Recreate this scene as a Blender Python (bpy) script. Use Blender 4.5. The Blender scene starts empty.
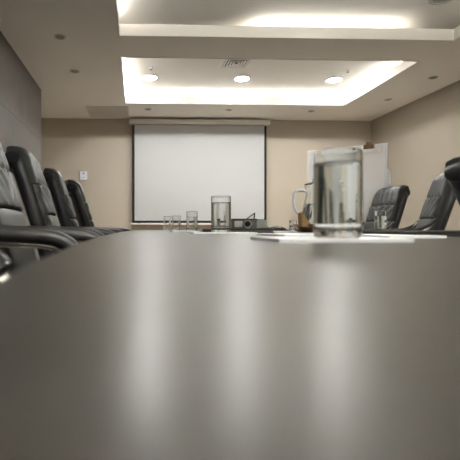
import bpy, bmesh, math, random
from mathutils import Vector, Matrix
random.seed(4)
PI = math.pi
sc = bpy.context.scene
COL = sc.collection

# ------------------------------------------------------------------ key sizes (metres)
TABLE = 0.74                 # table top
EYE = 0.76                   # lens height: the camera rests on the table
SOFFIT = 2.42                # lower ceiling
UPPER = 2.59                 # upper ceiling inside the light trays
BACK = 6.85                  # far wall
RIGHT = 3.62
LEFT = -1.15                 # tiled wall
F = 450.0                    # focal length in pixels
YAW = math.radians(2.0)
PPX = 137 + F*math.tan(YAW)

def X(px, y):
    """world x of picture column px at depth y"""
    return y*math.tan(YAW + math.atan((px-PPX)/F))

# ------------------------------------------------------------------ materials
def mat(name, col, rough=0.5, metal=0.0, spec=0.5, noise=None, bump=None, coat=0.0, emit=None, trans=0.0, ior=1.5):
    m = bpy.data.materials.new(name); m.use_nodes = True
    nt = m.node_tree; b = nt.nodes['Principled BSDF']
    b.inputs['Base Color'].default_value = (*col, 1)
    b.inputs['Roughness'].default_value = rough
    b.inputs['Metallic'].default_value = metal
    b.inputs['Specular IOR Level'].default_value = spec
    b.inputs['IOR'].default_value = ior
    b.inputs['Coat Weight'].default_value = coat
    b.inputs['Transmission Weight'].default_value = trans
    if emit:
        b.inputs['Emission Color'].default_value = (*emit[0], 1)
        b.inputs['Emission Strength'].default_value = emit[1]
    tc = nt.nodes.new('ShaderNodeTexCoord')
    if noise:
        scale, amt, stretch = noise
        mp = nt.nodes.new('ShaderNodeMapping'); mp.inputs['Scale'].default_value = stretch
        nz = nt.nodes.new('ShaderNodeTexNoise'); nz.inputs['Scale'].default_value = scale
        nz.inputs['Detail'].default_value = 6
        mx = nt.nodes.new('ShaderNodeMix'); mx.data_type = 'RGBA'
        mx.inputs[6].default_value = (*[c*(1-amt) for c in col], 1)
        mx.inputs[7].default_value = (*[min(1, c*(1+amt)) for c in col], 1)
        nt.links.new(tc.outputs['Object'], mp.inputs['Vector'])
        nt.links.new(mp.outputs['Vector'], nz.inputs['Vector'])
        nt.links.new(nz.outputs['Fac'], mx.inputs[0])
        nt.links.new(mx.outputs[2], b.inputs['Base Color'])
    if bump:
        scale, strength, dist = bump
        nz = nt.nodes.new('ShaderNodeTexNoise'); nz.inputs['Scale'].default_value = scale
        nz.inputs['Detail'].default_value = 4
        bp = nt.nodes.new('ShaderNodeBump'); bp.inputs['Strength'].default_value = strength
        bp.inputs['Distance'].default_value = dist
        nt.links.new(tc.outputs['Object'], nz.inputs['Vector'])
        nt.links.new(nz.outputs['Fac'], bp.inputs['Height'])
        nt.links.new(bp.outputs['Normal'], b.inputs['Normal'])
    return m

M = {}
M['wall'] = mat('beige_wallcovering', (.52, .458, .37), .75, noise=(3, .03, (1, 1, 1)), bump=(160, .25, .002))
M['wall_r_shaded'] = mat('beige_wallcovering_shaded', (.345, .30, .24), .75, noise=(3, .03, (1, 1, 1)), bump=(160, .25, .002))  # wallcovering darkened: the dimmer light on the right wall is put into its colour
M['soffit'] = mat('warm_white_ceiling_paint', (.88, .83, .755), .85, noise=(2, .03, (1, 1, 1)))
M['upper'] = mat('white_ceiling_paint', (.88, .85, .80), .85, noise=(2, .02, (1, 1, 1)))
M['trim'] = mat('white_trim_paint', (.74, .71, .65), .5)
M['carpet'] = mat('beige_carpet', (.42, .375, .32), .95, noise=(60, .3, (1, 1, 1)), bump=(300, .6, .004))
M['veneer'] = mat('dark_wood_veneer', (.024, .022, .018), .33, spec=.5, noise=(9, .16, (2.0, .12, 2.0)))
M['leather'] = mat('charcoal_leather', (.030, .033, .030), .45, spec=.5, noise=(14, .12, (1, 1, 1)), bump=(220, .25, .001))
M['shell'] = mat('black_leather_shell', (.012, .013, .016), .42, spec=.45, bump=(200, .2, .001))
M['pad'] = mat('black_polyurethane', (.018, .018, .018), .42)
M['chrome'] = mat('polished_chrome', (.78, .76, .72), .12, metal=1)
M['black'] = mat('black_plastic', (.012, .012, .012), .4)
M['folder'] = mat('dark_leather_folder', (.020, .016, .014), .7, bump=(200, .2, .001))
M['paper'] = mat('white_paper', (.88, .88, .88), .8)
M['board'] = mat('white_card', (.84, .86, .90), .6)
M['screen'] = mat('matte_projection_cloth', (.52, .525, .52), .9)
M['screen_case'] = mat('cream_aluminium', (.76, .71, .63), .45)
M['screen_edge'] = mat('black_screen_border', (.012, .011, .010), .8)
M['bronze'] = mat('brown_bronze', (.16, .09, .05), .4, metal=.8)
M['grey'] = mat('grey_plastic', (.40, .40, .38), .45)
M['silver'] = mat('silver_plastic', (.50, .51, .49), .35, metal=.3)
M['dark_grey'] = mat('dark_grey_plastic', (.07, .075, .065), .4)
M['wood'] = mat('warm_wood_dish', (.44, .27, .14), .4, noise=(10, .25, (1, 6, 1)))
M['napkin'] = mat('brown_woven_napkin', (.34, .21, .09), .85, noise=(70, .35, (1, 1, 1)), bump=(140, .6, .003))
M['glass'] = mat('clear_glass', (.97, .99, .985), 0.0, trans=1, ior=1.48)
M['water'] = mat('water', (.98, 1, .995), 0.0, trans=1, ior=1.33)
M['lamp'] = mat('lit_downlight', (1, 1, 1), .5, emit=((1, 1, .985), 52))
M['led'] = mat('cove_light_tube', (1, 1, 1), .5, emit=((1, 1, .985), 3.8))
M['led_dim'] = mat('cove_light_tube_dim', (1, 1, 1), .5, emit=((1, 1, .97), 2.3))
M['led_fill'] = mat('fill_light_tube_bright', (1, 1, 1), .5, emit=((1, 1, .985), 110))  # strong emission for the added fill tubes above the camera
M['led_faint'] = mat('cove_light_tube_faint', (1, 1, 1), .5, emit=((1, 1, .97), .6))
M['led_mid'] = mat('cove_light_tube_medium', (1, 1, 1), .5, emit=((1, 1, .97), 7))
M['dim'] = mat('unlit_downlight_lens', (.36, .33, .30), .25)
M['vent'] = mat('white_vent_metal', (.86, .83, .78), .5)
M['void'] = mat('dark_duct', (.02, .02, .02), .9)

def tile_material():
    m = mat('grey_brown_wall_tile', (.15, .13, .11), .55)
    nt = m.node_tree; b = nt.nodes['Principled BSDF']
    tc = nt.nodes.new('ShaderNodeTexCoord')
    sep = nt.nodes.new('ShaderNodeSeparateXYZ'); cmb = nt.nodes.new('ShaderNodeCombineXYZ')
    nt.links.new(tc.outputs['Object'], sep.inputs[0])
    nt.links.new(sep.outputs['Y'], cmb.inputs['X']); nt.links.new(sep.outputs['Z'], cmb.inputs['Y'])
    br = nt.nodes.new('ShaderNodeTexBrick')
    br.inputs['Color1'].default_value = (.165, .140, .117, 1); br.inputs['Color2'].default_value = (.150, .128, .107, 1)
    br.inputs['Mortar'].default_value = (.095, .082, .07, 1)
    br.inputs['Scale'].default_value = 1.0; br.inputs['Mortar Size'].default_value = .005
    br.inputs['Brick Width'].default_value = 1.2; br.inputs['Row Height'].default_value = .605
    br.offset = .5
    nt.links.new(cmb.outputs[0], br.inputs['Vector'])
    nz = nt.nodes.new('ShaderNodeTexNoise'); nz.inputs['Scale'].default_value = 5; nz.inputs['Detail'].default_value = 8
    nt.links.new(cmb.outputs[0], nz.inputs['Vector'])
    mx = nt.nodes.new('ShaderNodeMix'); mx.data_type = 'RGBA'; mx.blend_type = 'OVERLAY'; mx.inputs[0].default_value = .35
    nt.links.new(br.outputs['Color'], mx.inputs[6]); nt.links.new(nz.outputs['Color'], mx.inputs[7])
    hsv = nt.nodes.new('ShaderNodeHueSaturation'); hsv.inputs['Saturation'].default_value = .6
    nt.links.new(mx.outputs[2], hsv.inputs['Color']); nt.links.new(hsv.outputs[0], b.inputs['Base Color'])
    bp = nt.nodes.new('ShaderNodeBump'); bp.inputs['Strength'].default_value = .25; bp.inputs['Distance'].default_value = .004
    nt.links.new(nz.outputs['Fac'], bp.inputs['Height']); nt.links.new(bp.outputs['Normal'], b.inputs['Normal'])
    return m
M['tile'] = tile_material()

# ------------------------------------------------------------------ mesh helpers
class MB:
    def __init__(self): self.bm = bmesh.new()
    def box(self, x0, x1, y0, y1, z0, z1, mtx=None):
        r = bmesh.ops.create_cube(self.bm, size=1)
        m = Matrix.Translation(((x0+x1)/2, (y0+y1)/2, (z0+z1)/2)) @ Matrix.Diagonal((x1-x0, y1-y0, z1-z0, 1))
        bmesh.ops.transform(self.bm, matrix=(mtx @ m) if mtx else m, verts=r['verts'])
        return self
    def rings(self, rings, cap=True, closed=True):
        bm = self.bm
        vs = [[bm.verts.new(p) for p in r] for r in rings]
        n = len(vs[0])
        for a, b in zip(vs[:-1], vs[1:]):
            for i in range(n if closed else n-1):
                j = (i+1) % n
                bm.faces.new((a[i], a[j], b[j], b[i]))
        if cap:
            bm.faces.new(list(reversed(vs[0]))); bm.faces.new(vs[-1])
        return self
    def tube(self, pts, radii, seg=10, flat=1.0, cap=True):
        """sweep; flat scales the section along the horizontal side direction"""
        pts = [Vector(p) for p in pts]
        if not isinstance(radii, (list, tuple)): radii = [radii]*len(pts)
        rs = []
        prev = None
        for i, p in enumerate(pts):
            t = (pts[min(i+1, len(pts)-1)] - pts[max(i-1, 0)]).normalized()
            if prev is None:
                ref = Vector((0, 1, 0)) if abs(t.y) < .9 else Vector((1, 0, 0))
                a = (ref - t*ref.dot(t)).normalized()
            else:
                a = (prev - t*prev.dot(t)).normalized()
            prev = a
            b = t.cross(a)
            rs.append([p + a*math.cos(2*PI*k/seg)*radii[i]*flat + b*math.sin(2*PI*k/seg)*radii[i] for k in range(seg)])
        return self.rings(rs, cap)
    def lathe(self, prof, seg=40, c=(0, 0, 0), close=False):
        """prof: (r, z) list; poles where r == 0"""
        bm = self.bm
        rows = []
        for r, z in prof:
            if r <= 1e-7: rows.append([bm.verts.new((c[0], c[1], c[2]+z))])
            else: rows.append([bm.verts.new((c[0]+r*math.cos(2*PI*k/seg), c[1]+r*math.sin(2*PI*k/seg), c[2]+z)) for k in range(seg)])
        prs = list(zip(rows[:-1], rows[1:]))
        if close: prs.append((rows[-1], rows[0]))
        for a, b in prs:
            for k in range(seg):
                j = (k+1) % seg
                if len(a) == 1 and len(b) == 1: continue
                if len(a) == 1: bm.faces.new((a[0], b[j], b[k]))
                elif len(b) == 1: bm.faces.new((a[k], a[j], b[0]))
                else: bm.faces.new((a[k], a[j], b[j], b[k]))
        return self
    def prism(self, poly, z0, z1):
        bm = self.bm
        lo = [bm.verts.new((x, y, z0)) for x, y in poly]; hi = [bm.verts.new((x, y, z1)) for x, y in poly]
        n = len(poly)
        bm.faces.new(list(reversed(lo))); bm.faces.new(hi)
        for i in range(n):
            j = (i+1) % n
            bm.faces.new((lo[i], lo[j], hi[j], hi[i]))
        return self
    def build(self, name, material, parent=None, loc=(0, 0, 0), rot=(0, 0, 0), smooth=True, bevel=0, seg=2, sub=0):
        bmesh.ops.recalc_face_normals(self.bm, faces=self.bm.faces)
        me = bpy.data.meshes.new(name); self.bm.to_mesh(me); self.bm.free()
        o = bpy.data.objects.new(name, me); COL.objects.link(o)
        me.materials.append(material)
        o.location = loc; o.rotation_euler = rot
        if parent: o.parent = parent
        if bevel:
            md = o.modifiers.new('bevel', 'BEVEL'); md.width = bevel; md.segments = seg
            md.limit_method = 'ANGLE'; md.angle_limit = math.radians(40); md.harden_normals = False
        if sub:
            md = o.modifiers.new('sub', 'SUBSURF'); md.levels = sub; md.render_levels = sub
        if smooth:
            me.polygons.foreach_set('use_smooth', [True]*len(me.polygons))
            try: me.set_sharp_from_angle(angle=math.radians(42))
            except Exception: pass
        return o

def empty(name, loc, rz=0):
    o = bpy.data.objects.new(name, None); COL.objects.link(o)
    o.location = loc; o.rotation_euler = (0, 0, rz); o.empty_display_size = .05
    return o
def tag(o, label, cat, group=None):
    o['label'] = label; o['category'] = cat
    if group: o['group'] = group
    return o
def struct(mb, name, m, **k):
    o = mb.build(name, m, **k); o['kind'] = 'structure'; return o
def copy_tree(o, loc, rz=None, parent=None):
    c = o.copy(); COL.objects.link(c)
    if parent is None:
        c.location = loc
        if rz is not None: c.rotation_euler = (0, 0, rz)
    else: c.parent = parent
    for ch in list(o.children):
        copy_tree(ch, None, None, c)
    return c
def spline(pts, n):
    pts = [Vector(p) for p in pts]
    P = [pts[0]*2-pts[1]] + pts + [pts[-1]*2-pts[-2]]
    out = []
    segs = len(pts)-1
    for i in range(n+1):
        t = i/n*segs; k = min(int(t), segs-1); u = t-k
        p0, p1, p2, p3 = P[k], P[k+1], P[k+2], P[k+3]
        out.append(.5*((2*p1)+(p2-p0)*u+(2*p0-5*p1+4*p2-p3)*u*u+(3*p1-p0-3*p2+p3)*u**3))
    return out

# ------------------------------------------------------------------ the room
Y0 = -3.0                       # wall behind the camera
LALC = -2.3                     # the recess beyond the tiled wall
struct(MB().box(LALC-.1, RIGHT+.1, Y0-.1, BACK+.1, -.1, 0), 'floor', M['carpet'], smooth=False)
struct(MB().box(LALC-.1, RIGHT+.1, BACK, BACK+.1, 0, 2.8), 'wall_back', M['wall'], smooth=False)
struct(MB().box(RIGHT, RIGHT+.1, Y0, BACK, 0, 2.8), 'wall_right', M['wall_r_shaded'], smooth=False)
struct(MB().box(LEFT-.18, LEFT, Y0, 5.45, 0, 2.8), 'wall_left', M['tile'], smooth=False)
struct(MB().box(LALC-.1, LALC, 5.2, BACK, 0, 2.8), 'wall_recess', M['wall'], smooth=False)
struct(MB().box(LALC, LEFT-.18, 5.2, 5.45, 0, 2.8), 'wall_recess_return', M['wall'], smooth=False)
struct(MB().box(LEFT-.18, RIGHT+.1, Y0-.1, Y0, 0, 2.8), 'wall_front', M['wall'], smooth=False)
for nm, b in (('baseboard_back', (LALC, RIGHT, BACK-.015, BACK, 0, .1)),
              ('baseboard_right', (RIGHT-.015, RIGHT, Y0, BACK-.015, 0, .1)),
              ('baseboard_left', (LEFT, LEFT+.015, Y0, 5.45, 0, .1))):
    struct(MB().box(*b), nm, M['trim'], smooth=False)

# ceiling: a lowered slab with three recessed light trays, upper ceiling above them
TX0, TX1 = -.152, 2.80
TRAYS = [(4.385, 5.98), (2.35, 3.88), (-1.2, 1.0)]
LIP = .085
mb = MB()
ys = [Y0]+[v for t in sorted(TRAYS) for v in t]+[BACK]
for a, b in zip(ys[::2], ys[1::2]):
    mb.box(TX0, TX1, a, b, SOFFIT, SOFFIT+LIP)
mb.box(LALC, TX0, Y0, BACK, SOFFIT, SOFFIT+LIP)
mb.box(TX1, RIGHT, Y0, BACK, SOFFIT, SOFFIT+LIP)
struct(mb, 'ceiling', M['soffit'], smooth=False)
struct(MB().box(LALC, RIGHT, Y0, BACK, UPPER, UPPER+.06), 'ceiling_upper', M['upper'], smooth=False)
for i, (a, b) in enumerate(TRAYS):
    # the fascia boards that line each tray opening
    t = .012
    mb = MB()
    mb.box(TX0-t, TX0+.001, a-t, b+t, SOFFIT-.004, SOFFIT+LIP+.012).box(TX1-.001, TX1+t, a-t, b+t, SOFFIT-.004, SOFFIT+LIP+.012)
    mb.box(TX0, TX1, a-t, a+.001, SOFFIT-.004, SOFFIT+LIP+.012).box(TX0, TX1, b-.001, b+t, SOFFIT-.004, SOFFIT+LIP+.012)
    struct(mb, 'trim_%d' % (i+1), M['trim'], smooth=False)
    # back walls of the coves
    w = .30
    mb = MB()
    mb.box(TX0-w-.02, TX0-w, a-w+.07, b+w-.07, SOFFIT+LIP, UPPER).box(TX1+w, TX1+w+.02, a-w+.07, b+w-.07, SOFFIT+LIP, UPPER)
    mb.box(TX0-w, TX1+w, a-w+.07, a-w+.09, SOFFIT+LIP, UPPER).box(TX0-w, TX1+w, b+w-.09, b+w-.07, SOFFIT+LIP, UPPER)
    struct(mb, 'trim_%d' % (i+4), M['upper'], smooth=False)

# cove lamps, hidden behind the lips
def cove_lamp(p, q, label, m='led', group='cove light tubes'):
    p, q = Vector(p), Vector(q)
    c = (p+q)/2; L = (q-p).length
    rz = math.atan2((q-p).y, (q-p).x)
    e = empty('cove_light', (c.x, c.y, SOFFIT+LIP), rz)
    tag(e, label, 'light', group)
    MB().box(-L/2, L/2, -.02, .02, 0, .012).build('housing', M['trim'], e, smooth=False)
    MB().tube([(-L/2+.01, 0, .024), (L/2-.01, 0, .024)], .012, 10).build('tube', M[m], e)
    return e
a, b = TRAYS[0]
def cl(x0, y0, x1, y1, label, m='led'):
    return cove_lamp((x0, y0, 0), (x1, y1, 0), label, m)
cl(TX0, b+.15, TX1, b+.15, 'cove light tube along the screen side of the far ceiling tray')
cl(TX0-.10, a+.05, TX0-.10, b-.05, 'cove light tube along the left side of the far ceiling tray')
cl(TX1+.10, a+.05, TX1+.10, b-.05, 'cove light tube along the right side of the far ceiling tray')
cl(TX0, a-.10, TX1, a-.10, 'cove light tube along the near side of the far ceiling tray', 'led_faint')
a, b = TRAYS[1]
cl(1.05, b+.11, 2.35, b+.11, 'short cove light tube on the far side of the nearer ceiling tray', 'led_dim')
cl(TX0, a-.10, TX1, a-.10, 'unseen cove light tube added along the near side of the nearer ceiling tray', 'led_mid')  # added out of view to light the fascia on the far side
cl(TX0-.10, a+.05, TX0-.10, b-.05, 'cove light tube along the left side of the nearer ceiling tray')
cl(TX1+.10, a+.05, TX1+.10, b-.25, 'cove light tube along the right side of the nearer ceiling tray', 'led_faint')
a, b = TRAYS[2]  # unseen fill tubes, added overhead to brighten the room from the front
cl(TX0, b+.10, TX0+1.3, b+.10, 'unseen fill light tube added in the ceiling tray above the camera', 'led_fill')
cl(TX0, a-.10, TX0+1.3, a-.10, 'unseen fill light tube added at the rear of the ceiling tray above the camera', 'led_fill')
cl(TX0-.10, a+.05, TX0-.10, b-.05, 'unseen fill light tube added along the left side of the tray above the camera', 'led_dim')
cl(TX1+.10, a+.05, TX1+.10, b-.05, 'unseen fill light tube added along the right side of the tray above the camera', 'led_faint')

# lit round downlights in the far tray
def downlight_lit(x, y, label, group='lit downlights in the far ceiling tray'):
    e = empty('downlight', (x, y, UPPER))
    tag(e, label, 'light', group)
    MB().lathe([(.078, 0), (.100, 0), (.100, -.006), (.092, -.012), (.080, -.010), (.078, -.004)], 40, close=True).build('trim_ring', M['trim'], e)
    MB().lathe([(0, -.006), (.06, -.007), (.0785, -.006), (.0785, 0), (0, 0)], 40).build('lens', M['lamp'], e)
    return e
for px, lab in ((150, 'leftmost of the three bright round downlights in the ceiling tray'),
                (242, 'bright round downlight just below the square ceiling vent'),
                (334, 'rightmost of the three bright round downlights in the ceiling tray')):
    downlight_lit(X(px, 5.46), 5.46, lab)

for x, y, lab in ((.16, -.1, 'left unseen fill downlight added in the ceiling tray over the camera'),
                  (1.28, -.1, 'middle unseen fill downlight added in the ceiling tray over the camera')):
    downlight_lit(x, y, lab, 'unseen fill downlights added above the camera')  # added as fill light, out of view over the camera

def downlight_small(x, y, z, label, r=.05):
    e = empty('small_downlight', (x, y, z))
    tag(e, label, 'light', 'small unlit downlights in the ceiling')
    MB().lathe([(r*.72, 0), (r, 0), (r, -.004), (r*.86, -.009), (r*.74, -.006)], 28, close=True).build('trim_ring', M['silver'], e)
    MB().lathe([(0, -.002), (r*.73, -.002), (r*.73, 0), (0, 0)], 28).build('lens', M['dim'], e)
for px, y, lab in ((60, 3.93, 'unlit small downlight nearest the camera above the left chairs'),
                   (75, 4.79, 'unlit small downlight second from camera on the ceiling left side'),
                   (148, 6.28, 'unlit small downlight above the left part of the projection screen'),
                   (229, 6.28, 'unlit small downlight above the right half of the projection screen'),
                   (311, 6.30, 'unlit small downlight between screen and right wall beyond the tray'),
                   (388, 5.70, 'unlit small downlight right of the far tray by the right wall'),
                   (433, 4.85, 'unlit small downlight nearest the camera beside the right wall')):
    downlight_small(X(px, y), y, SOFFIT, lab)
downlight_small(X(443, 3.50), 3.50, UPPER, 'round unlit fitting inside the nearer ceiling tray at top right', .10)

# sprinkler heads
for px, y, lab in ((151, 5.12, 'small sprinkler head above the leftmost bright downlight'),
                   (348, 5.12, 'small sprinkler head above the rightmost bright downlight')):
    e = empty('sprinkler', (X(px, y), y, UPPER)); tag(e, lab, 'sprinkler', 'ceiling sprinklers')
    MB().lathe([(0, 0), (.028, 0), (.028, -.004), (.012, -.008), (.008, -.02), (0, -.02)], 20).build('body', M['trim'], e)
    MB().lathe([(0, -.026), (.018, -.027), (.018, -.030), (0, -.031)], 16).tube([(.006, 0, -.018), (.012, 0, -.028)], .002, 6).tube([(-.006, 0, -.018), (-.012, 0, -.028)], .002, 6).build('deflector', M['dim'], e)

# square four way air diffuser in the far tray
vy = 4.95
e = empty('ceiling_vent', (X(236, vy), vy, UPPER)); tag(e, 'square slatted air vent in the ceiling above the middle downlight', 'vent')
MB().box(-.135, .135, -.135, .135, -.004, 0).build('duct_opening', M['void'], e, smooth=False)
mb = MB()
for o, i_ in ((.17, .135),):
    mb.box(-o, o, -o, -i_, -.012, 0).box(-o, o, i_, o, -.012, 0).box(-o, -i_, -i_, i_, -.012, 0).box(i_, o, -i_, i_, -.012, 0)
mb.build('frame', M['vent'], e, smooth=False)
for h0 in (.130, .100, .070, .040):
    mb = MB(); h1 = h0-.020
    out = [(-h0, -h0), (h0, -h0), (h0, h0), (-h0, h0)]; inn = [(-h1, -h1), (h1, -h1), (h1, h1), (-h1, h1)]
    mb.rings([[(x, y, -.012) for x, y in out], [(x, y, -.010) for x, y in out], [(x, y, -.005) for x, y in inn], [(x, y, -.007) for x, y in inn], [(x, y, -.012) for x, y in out]], cap=False)
    mb.build('louvre', M['vent'], e, smooth=False)

# return grille in the soffit, left of the screen
gx0, gx1, gy0, gy1 = X(86, 6.17), X(129, 6.45), 6.15, 6.72
e = empty('ceiling_grille', ((gx0+gx1)/2, (gy0+gy1)/2, SOFFIT)); tag(e, 'flat rectangular slotted air grille in the ceiling left of the screen', 'vent')
hx, hy = (gx1-gx0)/2, (gy1-gy0)/2
M['grille'] = mat('grey_grille_metal', (.66, .61, .55), .55)
MB().box(-hx, hx, -hy, hy, -.002, 0).build('backing', M['silver'], e, smooth=False)
MB().box(-hx, hx, -hy, -hy+.02, -.008, 0).box(-hx, hx, hy-.02, hy, -.008, 0).box(-hx, -hx+.02, -hy, hy, -.008, 0).box(hx-.02, hx, -hy, hy, -.008, 0).build('frame', M['grille'], e, smooth=False)
mb = MB()
n = 24
for i in range(n):
    y = -hy+.03+(2*hy-.06)*i/(n-1)
    mb.box(-hx+.02, hx-.02, y-.007, y+.007, -.006, -.002)
mb.build('slats', M['grille'], e, smooth=False)

# ------------------------------------------------------------------ projection screen on the far wall
sy = BACK-.082
sx0, sx1 = X(129, sy), X(269.5, sy)
def Z(py, y): return EYE+(228-py)/F*y
e = empty('projection_screen', ((sx0+sx1)/2, sy, Z(222, sy))); tag(e, 'large white pull-down projection screen with black border on the far wall', 'screen')
ox, oz = (sx0+sx1)/2, Z(222, sy)
bx0, bx1 = X(132.2, sy)-ox, X(266.5, sy)-ox
wx0, wx1 = X(134.6, sy)-ox, X(264.2, sy)-ox
MB().box(sx0-ox, sx1-ox, -.05, .075, Z(124.3, sy)-oz, Z(119.3, sy)-oz).build('casing', M['screen_case'], e, bevel=.012)
zt, zb, zw = Z(125, sy)-oz, Z(223, sy)-oz, Z(220.6, sy)-oz
MB().box(bx0, bx1, -.0015, .0015, zb, zt).build('border', M['screen_edge'], e, smooth=False)
MB().box(wx0, wx1, -.003, -.0005, zw, zt).build('viewing_surface', M['screen'], e, smooth=False)
MB().box(X(131, sy)-ox, X(268, sy)-ox, -.014, .014, Z(225, sy)-oz, Z(223, sy)-oz).build('bottom_bar', M['screen_case'], e, bevel=.006)
for s in (sx0-ox+.06, sx1-ox-.06):
    MB().box(s-.02, s+.02, .055, .075, Z(124, sy)-oz, Z(119, sy)-oz+.02).build('bracket', M['screen_case'], e, smooth=False)

# wall thermostat
ty = BACK
e = empty('wall_control', (X(83.5, ty), ty, Z(176, ty))); tag(e, 'small white control panel on the far wall left of the screen', 'control panel')
MB().box(-.066, .066, -.012, 0, -.078, .078).build('frame', M['grey'], e, bevel=.006)
MB().box(-.052, .052, -.022, -.010, -.064, .064).build('faceplate', M['board'], e, bevel=.004)
MB().box(-.008, .014, -.025, -.021, .022, .044).build('button', M['black'], e, bevel=.002)
MB().box(-.03, .03, -.0235, -.021, -.03, -.024).build('slot', M['grey'], e, smooth=False)

# ------------------------------------------------------------------ boardroom table
CX = .77
edge = spline([(.0, -.30, 0), (.055, .17, 0), (.073, .45, 0), (.084, .80, 0), (.090, 1.4, 0), (.082, 2.25, 0), (.05, 3.2, 0), (-.01, 4.3, 0)], 56)
poly = [(-p.x, p.y) for p in edge] + [(2*CX+p.x, p.y) for p in reversed(edge)]
e = empty('boardroom_table', (CX, 2.0, 0)); tag(e, 'long dark wood boardroom table with satin top filling the foreground', 'table')
MB().prism([(x-CX, y-2.0) for x, y in poly], TABLE-.04, TABLE).build('tabletop', M['veneer'], e, bevel=.003)
for yy in (-1.6, .15, 1.8):
    l = MB().box(-.34, .34, yy-.05, yy+.05, .03, TABLE-.04).build('leg', M['veneer'], e, bevel=.006)
    MB().box(-.40, .40, yy-.11, yy+.11, 0, .03).build('foot_plate', M['black'], l, bevel=.006)
MB().box(-.03, .03, -1.6, 1.8, .35, .60).build('modesty_beam', M['veneer'], e, bevel=.004)

# ------------------------------------------------------------------ chairs
BACKCURVE = spline([(-.262, 0, .47), (-.278, 0, .58), (-.318, 0, .74), (-.368, 0, .90), (-.410, 0, 1.03), (-.438, 0, 1.095), (-.512, 0, 1.112)], 60)
def bc(s):
    f = max(0, min(1, s))*60; k = min(int(f), 59); u = f-k
    p = BACKCURVE[k].lerp(BACKCURVE[k+1], u)
    t = (BACKCURVE[min(k+2, 60)]-BACKCURVE[max(k-1, 0)]).normalized()
    n = Vector((t.z, 0, -t.x))          # towards the sitter
    return p, t, n
def bw(s): return .232+.014*math.sin(PI*min(1, s*1.1))-.030*max(0, s-.7)/.3

def back_shell():
    rings = []
    N = 28
    S = [0, .004, .015, .04]+[.04+(.91)*i/26 for i in range(1, 27)]+[.97, .985, .996, 1.0]
    for s in S:
        p, t, n = bc(s)
        e_ = min(1, math.sqrt(max(0.02, 1-(1-min(1, s/.04))**2)), math.sqrt(max(0.02, 1-(max(0, (s-.94)/.06))**2)))
        w, th = bw(s)-.03*(1-e_), (.044+.016*max(0, s-.86)/.14)*e_
        r = []
        for k in range(N):
            a = 2*PI*k/N
            c, d = math.cos(a), math.sin(a)
            q = .45
            r.append(p-n*.026+Vector((0, 1, 0))*w*math.copysign(abs(c)**q, c)+n*th*math.copysign(abs(d)**.7, d))
        rings.append(r)
    return MB().rings(rings)
def cushion(s0, s1, kind, th=.032, nu=40, nv=26, wscale=.90):
    bm_ = MB(); bm = bm_.bm
    front = []; rear = []
    for j in range(nv+1):
        v = j/nv; s = s0+(s1-s0)*v
        p, t, n = bc(s)
        fr, rr = [], []
        for i in range(nu+1):
            u = -1+2*i/nu
            bul = (max(0, 1-abs(u)**5)**.45)*(.65+.35*max(0, 1-abs(2*v-1)**14)**.5)
            d = th*(.30+.70*bul)
            if kind == 'pleat':
                d += .0045*bul*math.cos(u*PI*5.5)*(0.35+.65*(1-v))
            elif kind == 'gather':
                d += .0050*bul*math.cos((abs(u)*5.0-v*3.2)*PI)*math.exp(-1.2*(1-v))
                d += .006*bul*math.cos(u*PI*.5)
            else:
                d += .005*bul*math.cos(u*PI*.5)
            y = u*bw(s)*wscale
            fr.append(bm.verts.new(p+n*(d+.010)+Vector((0, y, 0)))); rr.append(bm.verts.new(p-n*.004+Vector((0, y, 0))))
        front.append(fr); rear.append(rr)
    for j in range(nv):
        for i in range(nu):
            bm.faces.new((front[j][i], front[j][i+1], front[j+1][i+1], front[j+1][i]))
            bm.faces.new((rear[j][i], rear[j+1][i], rear[j+1][i+1], rear[j][i+1]))
    for j in range(nv):
        bm.faces.new((front[j][0], front[j+1][0], rear[j+1][0], rear[j][0]))
        bm.faces.new((front[j][nu], rear[j][nu], rear[j+1][nu], front[j+1][nu]))
    for i in range(nu):
        bm.faces.new((front[0][i], rear[0][i], rear[0][i+1], front[0][i+1]))
        bm.faces.new((front[nv][i], front[nv][i+1], rear[nv][i+1], rear[nv][i]))
    return bm_
def seat_mesh(x0, x1, hy, z0, z1, crown):
    rings = []
    NX = 18
    for i in range(NX+1):
        f = i/NX; x = x0+(x1-x0)*f
        e_ = math.sqrt(max(.04, 1-abs(2*f-1)**6))
        N = 28; r = []
        zc, hz = (z0+z1)/2, (z1-z0)/2*e_
        drop = -.02*max(0, f-.75)/.25
        for k in range(N):
            a = 2*PI*k/N; c, d = math.cos(a), math.sin(a)
            y = hy*(.9+.1*e_)*math.copysign(abs(c)**.4, c)
            z = zc+drop+hz*math.copysign(abs(d)**.55, d)
            if d > 0: z += crown*(1-(y/hy)**2)*e_
            r.append((x, y, z))
        rings.append(r)
    return MB().rings(rings)

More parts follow.
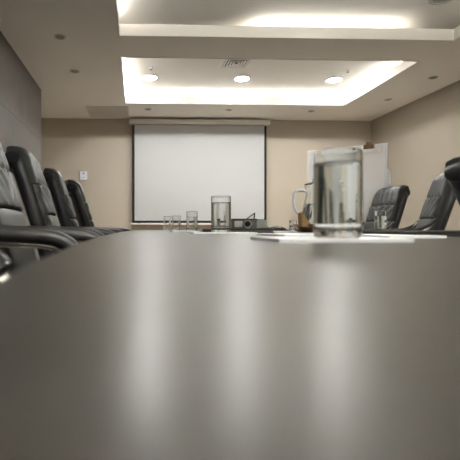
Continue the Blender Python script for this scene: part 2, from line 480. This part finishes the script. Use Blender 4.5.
def make_chair(loc, rz, label, group, rise=0.0, tip=0.0, pr=.0185):
    e = empty('executive_chair', loc, rz); tag(e, label, 'chair', group)
    back_shell().build('back_shell', M['shell'], e)
    cushion(.57, .985, 'pleat').build('headrest_cushion', M['leather'], e)
    cushion(.41, .565, 'gather').build('back_cushion', M['leather'], e)
    cushion(.02, .405, 'plain').build('lumbar_cushion', M['leather'], e)
    seat_mesh(-.27, .22, .245, .43, .51, .012).build('seat', M['leather'], e)
    seat_mesh(-.26, .20, .235, .385, .435, 0).build('seat_shell', M['shell'], e)
    for s in (-1, 1):
        y = s*.268
        # chrome loop, from the seat up to the front tip and back under the pad
        loop = spline([(-.05, y*.9, .41), (-.02, y, .47), (.006, y, .58), (.034, y, .665), (.020, y, .704), (-.05, y, .724), (-.16, y, .728), (-.25, y, .730+rise*.3), (-.315, y*.93, .745+rise)], 48)
        loop = [p+Vector((tip*min(1, max(0, (p.x+.3)/.3)), 0, 0)) for p in loop]
        fr = MB().tube(loop, .0115, 10).build('arm_frame', M['chrome'], e)
        pad = spline([(.020, y, .708), (.006, y, .724), (-.03, y, .737), (-.10, y, .743), (-.18, y, .747), (-.245, y, .749+rise*.3), (-.295, y, .752+rise*.7), (-.325, y*.95, .755+rise*1.2)], 40)
        pad = [p+Vector((tip*min(1, max(0, (p.x+.3)/.3)), 0, 0)) for p in pad]
        rad = [pr]*41; rad[0] = .006; rad[1] = pr*.75; rad[-1] = .008; rad[-2] = pr*.75
        MB().tube(pad, rad, 12, flat=1.25).build('arm_pad', M['pad'], fr)
    MB().lathe([(0, .10), (.028, .10), (.028, .30), (.02, .30), (.02, .39), (0, .39)], 20).build('gas_column', M['black'], e)
    MB().box(-.12, .10, -.09, .09, .365, .39).build('tilt_mechanism', M['black'], e, bevel=.006)
    b = MB().lathe([(0, .075), (.045, .075), (.045, .115), (.03, .125), (0, .125)], 20).build('base_hub', M['chrome'], e)
    for k in range(5):
        a = 2*PI*k/5+.3
        ca, sa = math.cos(a), math.sin(a)
        l = MB().tube([(.03*ca, .03*sa, .10), (.16*ca, .16*sa, .092), (.29*ca, .29*sa, .072)], [.02, .017, .013], 10).build('leg', M['chrome'], e)
        w = MB()
        w.tube([(.29*ca-.024*sa, .29*sa+.024*ca, .028), (.29*ca+.024*sa, .29*sa-.024*ca, .028)], .028, 16)
        w.tube([(.29*ca, .29*sa, .03), (.29*ca, .29*sa, .072)], .008, 8)
        w.build('caster', M['black'], l)
    return e
GL, GR = 'leather chairs along the left side', 'leather chairs along the right side'
LEFTCH = [(-.12, 2.33, .10, 'black leather chair second visible from the camera on the left, whole rounded back side showing'),
          (-.14, .74, 0, 'black leather chair nearest the camera on the left, only its arms in view'),
          (-.12, 1.57, .06, 'black leather chair cut off by the left edge of the photo, backrest front showing'),
          (-.12, 3.13, .14, 'black leather chair third visible along the left, between two other backrests'),
          (-.125, 3.90, .32, 'black leather chair farthest along the left side, before the far wall')]
RIGHTCH = [(1.93, 4.13, PI, 'dark leather chair in front of the flipchart, far right side of table'),
           (1.70, 3.16, PI-.40, 'dark leather chair nearer on the right with its arm over the table edge'),
           (2.09, 1.94, .03, 'leather chair at the right picture edge, swivelled away, only backrest top showing')]
proto = None
for x, y, rz, lab in LEFTCH:
    if proto is None: proto = make_chair((x, y, 0), rz, lab, GL, 0, -.022)
    else:
        c = copy_tree(proto, (x, y, 0), rz); c['label'] = lab
proto = None
for x, y, rz, lab in RIGHTCH:
    if proto is None: proto = make_chair((x, y, 0), rz, lab, GR, .05, -.07, .012)
    else:
        c = copy_tree(proto, (x, y, 0), rz); c['label'] = lab

# the swivelled chair is leaned back on its tilt mechanism
pv = Vector((-.20, 0, .47)); lean = Matrix.Translation(pv) @ Matrix.Rotation(-.17, 4, 'Y') @ Matrix.Translation(-pv)
for ch in c.children:
    if ch.name.split('.')[0] in ('back_shell', 'headrest_cushion', 'back_cushion', 'lumbar_cushion'):
        ch.matrix_basis = lean @ ch.matrix_basis

# ------------------------------------------------------------------ things on the table
def glass_thing(x, y, z, h, r, fill, label, name='water_glass', group='water glasses on the table', cat='glass'):
    e = empty(name, (x, y, z)); tag(e, label, cat, group)
    t = .0024; bt = .012
    prof = [(0, .001), (r*.80, 0), (r*.93, .001), (r*.985, .004), (r, .009), (r, .010), (r, .012), (r, h*.5), (r, h-.004), (r, h-.002), (r, h-.0013), (r-t*.5, h), (r-t, h-.0013), (r-t, h-.002), (r-t, h-.004), (r-t, h*.5), (r-t, bt+.011), (r-t, bt+.009), (r-t, bt+.008), (r-t-.004, bt+.003), (r*.7, bt+.001), (r*.65, bt+.0008), (0, bt)]
    MB().lathe(prof, 48).build('tumbler', M['glass'], e)
    if fill:
        rw = r-t+.0006
        wp = [(0, bt-.0006), (r*.7, bt+.0004), (r-t-.004+.0004, bt+.0026), (rw, bt+.008), (rw, bt+.009), (rw, bt+.011), (rw, h*.5), (rw, h*fill-.003), (rw, h*fill-.001), (rw, h*fill), (rw-.001, h*fill-.0006), (rw-.003, h*fill-.0012), (rw-.004, h*fill-.0012), (rw*.5, h*fill-.0012), (0, h*fill-.0012)]
        MB().lathe(wp, 48).build('water', M['water'], e)
    return e
def notepad(x0, x1, y0, y1, label, rz=0, t=.005):
    cx, cy = (x0+x1)/2, (y0+y1)/2; hx, hy = (x1-x0)/2, (y1-y0)/2
    e = empty('notepad', (cx, cy, TABLE), rz); tag(e, label, 'notepad', 'white notepads on the table')
    MB().box(-hx, hx, -hy, hy, 0, t*.2).build('backing_card', M['board'], e, smooth=False)
    MB().box(-hx, hx, -hy, hy, t*.2, t).build('paper_sheets', M['paper'], e, smooth=False)
    return e
def folder(x0, x1, y0, y1, t, label, rz=0):
    cx, cy = (x0+x1)/2, (y0+y1)/2; hx, hy = (x1-x0)/2, (y1-y0)/2
    e = empty('leather_folder', (cx, cy, TABLE), rz); tag(e, label, 'folder', 'dark leather folders on the table')
    MB().box(-hx, hx, -hy, hy, 0, t*.3).box(-hx, hx, -hy, hy, t*.7, t).tube([(-hx, -hy, t*.5), (-hx, hy, t*.5)], t*.5, 10).build('cover', M['folder'], e, bevel=.001)
    MB().box(-hx+.004, hx-.004, -hy+.004, hy-.004, t*.3, t*.7).build('inner_sheets', M['dark_grey'], e, smooth=False)
    return e

g1 = (X(337.5, .665), .665)
notepad(X(366, .95), X(418, .95), .86, 1.12, 'white notepad behind the nearest notepad, its right end by the dark folder')
notepad(X(274, 1.1), X(274, 1.1)+.2, 1.02, 1.28, 'white notepad lying left of and behind the largest water glass')
notepad(X(280, .61), X(415, .61), .612, .77, 'white notepad under the largest, nearest water glass')
glass_thing(g1[0], g1[1], TABLE+.005, .130, .0345, .86, 'largest water glass nearest the camera, right of the picture centre')
notepad(X(192, 1.56), X(253, 1.56), 1.50, 1.66, 'white notepad under the water glass in front of the screen')
glass_thing(X(221, 1.60), 1.60, TABLE+.005, .128, .0355, .82, 'half size water glass standing before the lower right of the screen')
folder(X(214, 1.72), X(272, 1.72), 1.69, 1.98, .018, 'dark leather folder just right of the middle water glass')
folder(X(419, 1.0), X(419, 1.0)+.31, 1.0, 1.30, .013, 'dark leather folder lying at the right edge of the photo')
notepad(X(171, 2.35), X(197, 2.35), 2.25, 2.45, 'white notepad below the small glasses, left of the middle glass')
glass_thing(X(192, 2.9), 2.9, TABLE, .126, .036, .72, 'tallest of three small glasses grouped left of the middle glass')
glass_thing(X(176.5, 3.75), 3.75, TABLE, .122, .035, .65, 'small glass in the middle of the three before the screen')
glass_thing(X(167.5, 3.95), 3.95, TABLE, .122, .033, .7, 'leftmost small glass on the table before the screen')
glass_thing(X(380.5, 2.6), 2.6, TABLE, .122, .032, .75, 'small water glass in front of the far right chair')
folder(X(350, 2.35), X(408, 2.35), 2.3, 2.52, .010, 'dark leather folder before the small glass on the right')
notepad(X(386, 2.75), X(402, 2.75), 2.70, 2.86, 'small white notepad beside the small glass on the right', 0, .006)
notepad(X(258, 2.35), X(300, 2.35), 2.3, 2.48, 'white notepad in front of the projector and conference phone')

# projector
py_ = 3.0
e = empty('projector', (X(250, py_), py_+.1, TABLE)); tag(e, 'small grey projector on the table in front of the screen corner', 'projector')
MB().box(-.118, .118, -.10, .10, .014, .078).build('body', M['dark_grey'], e, bevel=.010, seg=3)
MB().box(.045, .116, -.104, -.09, .020, .072).build('front_grille', M['silver'], e, bevel=.003)
MB().box(-.121, .05, -.106, .08, .076, .083).build('top_cover', M['black'], e, bevel=.003)
ln = MB().lathe([(.020, 0), (.028, 0), (.028, .022), (.024, .026), (.020, .020)], 24, close=True).build('lens_barrel', M['silver'], e, (-.02, -.10, .046), (PI/2, 0, 0))
MB().lathe([(0, .012), (.012, .010), (.020, .006), (.020, 0), (0, 0)], 24).build('lens', M['glass'], ln)
MB().box(-.105, -.05, -.103, -.095, .026, .066).build('side_panel', M['silver'], e, bevel=.003)
for sx in (-.09, .09):
    MB().lathe([(0, 0), (.012, 0), (.012, .016), (0, .016)], 14, (sx, -.07, 0)).build('foot', M['black'], e)
MB().lathe([(0, 0), (.012, 0), (.012, .016), (0, .016)], 14, (0, .07, 0)).build('foot', M['black'], e)
MB().tube([(-.01, -.05, .082), (.046, -.05, .122)], .004, 8).tube([(.046, -.05, .122), (.040, -.05, .082)], .0045, 8).build('raised_handle', M['black'], e)
tag(MB().tube(spline([(X(262, 3.0)+.03, 3.22, TABLE+.004), (X(272, 3.2), 3.30, TABLE+.004), (X(285, 3.2), 3.18, TABLE+.004), (X(300, 3.2), 3.28, TABLE+.004), (X(318, 3.3), 3.42, TABLE+.004)], 40), .004, 8).build('power_cord', M['black']), 'thin black cord running over the table right of the projector', 'cord')
# conference phone
e = empty('conference_phone', (X(275, 3.05), 3.05, TABLE)); tag(e, 'low black conference phone right of the projector', 'phone')
MB().lathe([(0, 0), (.07, 0), (.078, .006), (.072, .018), (.045, .030), (0, .034)], 36).build('body', M['black'], e)
MB().lathe([(0, .034), (.026, .034), (.028, .031), (0, .030)], 24).build('speaker_grille', M['dark_grey'], e)
MB().box(-.022, .022, -.062, -.040, .020, .028, Matrix.Identity(4)).build('keypad', M['grey'], e, bevel=.002)
# tiny glass
glass_thing(X(293, 2.75), 2.75, TABLE, .068, .021, .45, 'tiny clear glass left of the jug and wooden dish', 'shot_glass', None, 'glass')

# wooden dish, napkin, jug
jy = 2.30
dx = X(316, jy)
e = tag(MB().lathe([(0, .004), (.062, .004), (.066, 0), (.074, 0), (.092, .016), (.116, .036), (.119, .040), (.113, .041), (.092, .023), (.07, .014), (0, .012)], 48).build('serving_dish', M['wood'], None, (dx, jy, TABLE)), 'shallow round wooden dish under the glass jug, partly behind largest glass', 'dish')
jz = TABLE+.0125
jc = (X(315, jy), jy+.01)
e = empty('water_jug', (jc[0], jc[1], jz)); tag(e, 'clear glass water jug with side handle standing in the wooden dish', 'jug')
prof_o = [(0, .0), (.052, 0), (.060, .004), (.064, .018), (.063, .06), (.057, .11), (.047, .155), (.041, .185), (.043, .205), (.050, .228)]
prof_i = [(.0475, .229), (.0405, .205), (.0385, .185), (.0445, .155), (.0545, .11), (.0605, .06), (.0610, .02), (.055, .010), (0, .009)]
mb = MB().lathe(prof_o+prof_i, 44)
for v in mb.bm.verts:        # pouring lip away from the handle
    if v.co.z > .19 and v.co.x > 0:
        k = (v.co.z-.19)/.04*max(0, v.co.x/.05)**3
        v.co.x += .022*k; v.co.z += .006*k
mb.build('body', M['glass'], e)
MB().lathe([(0, .0085), (.0552, .0095), (.0614, .020), (.0609, .06), (.0549, .11), (.0500, .132), (.047, .131), (0, .131)], 44).build('water', M['water'], e)
MB().tube(spline([(-.043, 0, .196), (-.07, 0, .203), (-.098, 0, .194), (-.108, 0, .168), (-.107, 0, .130), (-.095, 0, .095), (-.063, 0, .070)], 30), [.0065]*31, 10, flat=1.3).build('handle', M['board'], e)
MB().lathe([(0, .231), (.046, .231), (.050, .236), (.030, .244), (.010, .246), (.010, .258), (.006, .262), (0, .262)], 36).build('lid', M['glass'], e)
nm = MB()
nx, ny = X(305, jy-.07)-.0, jy-.072
prof = [(-.034, 0), (.034, 0), (.030, .012), (.000, .044), (-.028, .074), (-.035, .066)]
nm.rings([[(x*k, yy, z*k2) for x, z in prof] for yy, k, k2 in ((-.016, .92, .9), (-.010, 1, 1), (.010, 1, 1), (.016, .92, .9))])
tag(nm.build('napkin', M['napkin'], None, (nx, ny, TABLE+.0255), (0, 0, .35), bevel=.002), 'brown folded napkin wedge leaning in the dish beside the jug', 'napkin')

# ------------------------------------------------------------------ flipchart
pl = Vector((X(306, 4.95), 4.95, 0)); pr = Vector((X(386.5, 4.43), 4.43, 0))
d = (pr-pl); W = d.length; rz = math.atan2(d.y, d.x); c = (pl+pr)/2
e = empty('flipchart', (c.x, c.y, 0), rz); tag(e, 'white flipchart on an easel in the right far corner, clipped at top', 'flipchart')
tilt = Matrix.Translation((0, 0, .62)) @ Matrix.Rotation(-.05, 4, 'X') @ Matrix.Translation((0, 0, -.62))
ztop = 1.625
MB().box(-W/2, W/2, 0, .014, .62, ztop, tilt).build('board', M['board'], e, bevel=.004)
MB().box(-W/2+.015, W/2-.03, -.010, -.001, .66, ztop-.02, tilt).build('paper_pad', M['paper'], e, smooth=False)
MB().box(W/2-.005, W/2+.025, .016, .024, .58, ztop-.26, tilt).build('rear_panel', M['board'], e, bevel=.002)
cb = MB().box(W/2-.36, W/2-.07, -.034, -.008, ztop-.090, ztop-.050, tilt).build('clamp_bar', M['paper'], e, bevel=.004)
kx = W/2-.17
MB().box(kx-.05, kx+.05, -.038, .010, ztop-.052, ztop-.005, tilt).box(kx-.03, kx+.03, -.026, .006, ztop-.008, ztop+.030, tilt).build('clip', M['bronze'], cb, bevel=.005)
for s in (-1, 1):
    MB().tube([tilt @ Vector((s*(W/2-.06), .03, 1.50)), Vector((s*(W/2-.02), -.05, .0))], .013, 10).build('leg', M['silver'], e)
MB().tube([tilt @ Vector((0, .03, 1.50)), Vector((0, .50, .0))], .013, 10).build('leg', M['silver'], e)
MB().box(-W/2+.02, W/2-.02, -.05, .0, .60, .625, tilt).build('pen_tray', M['silver'], e, bevel=.004)

# ------------------------------------------------------------------ camera, world, output look
cam = bpy.data.cameras.new('camera'); co = bpy.data.objects.new('camera', cam); COL.objects.link(co)
co.location = (0, 0, EYE); co.rotation_euler = (PI/2, 0, -YAW)
cam.sensor_width = 36; cam.lens = 36*F/460
cam.shift_x = (230-PPX)/460; cam.shift_y = -2/460
cam.clip_start = .005
cam.dof.use_dof = True; cam.dof.focus_distance = 2.4; cam.dof.aperture_fstop = cam.lens/6.0
sc.camera = co
w = bpy.data.worlds.new('world'); sc.world = w; w.use_nodes = True
w.node_tree.nodes['Background'].inputs[0].default_value = (.9, .85, .8, 1)
w.node_tree.nodes['Background'].inputs[1].default_value = .05
sc.view_settings.view_transform = 'Standard'; sc.view_settings.look = 'None'
sc.view_settings.gamma = 1; sc.view_settings.use_curve_mapping = False
sc.view_settings.exposure = 3.0
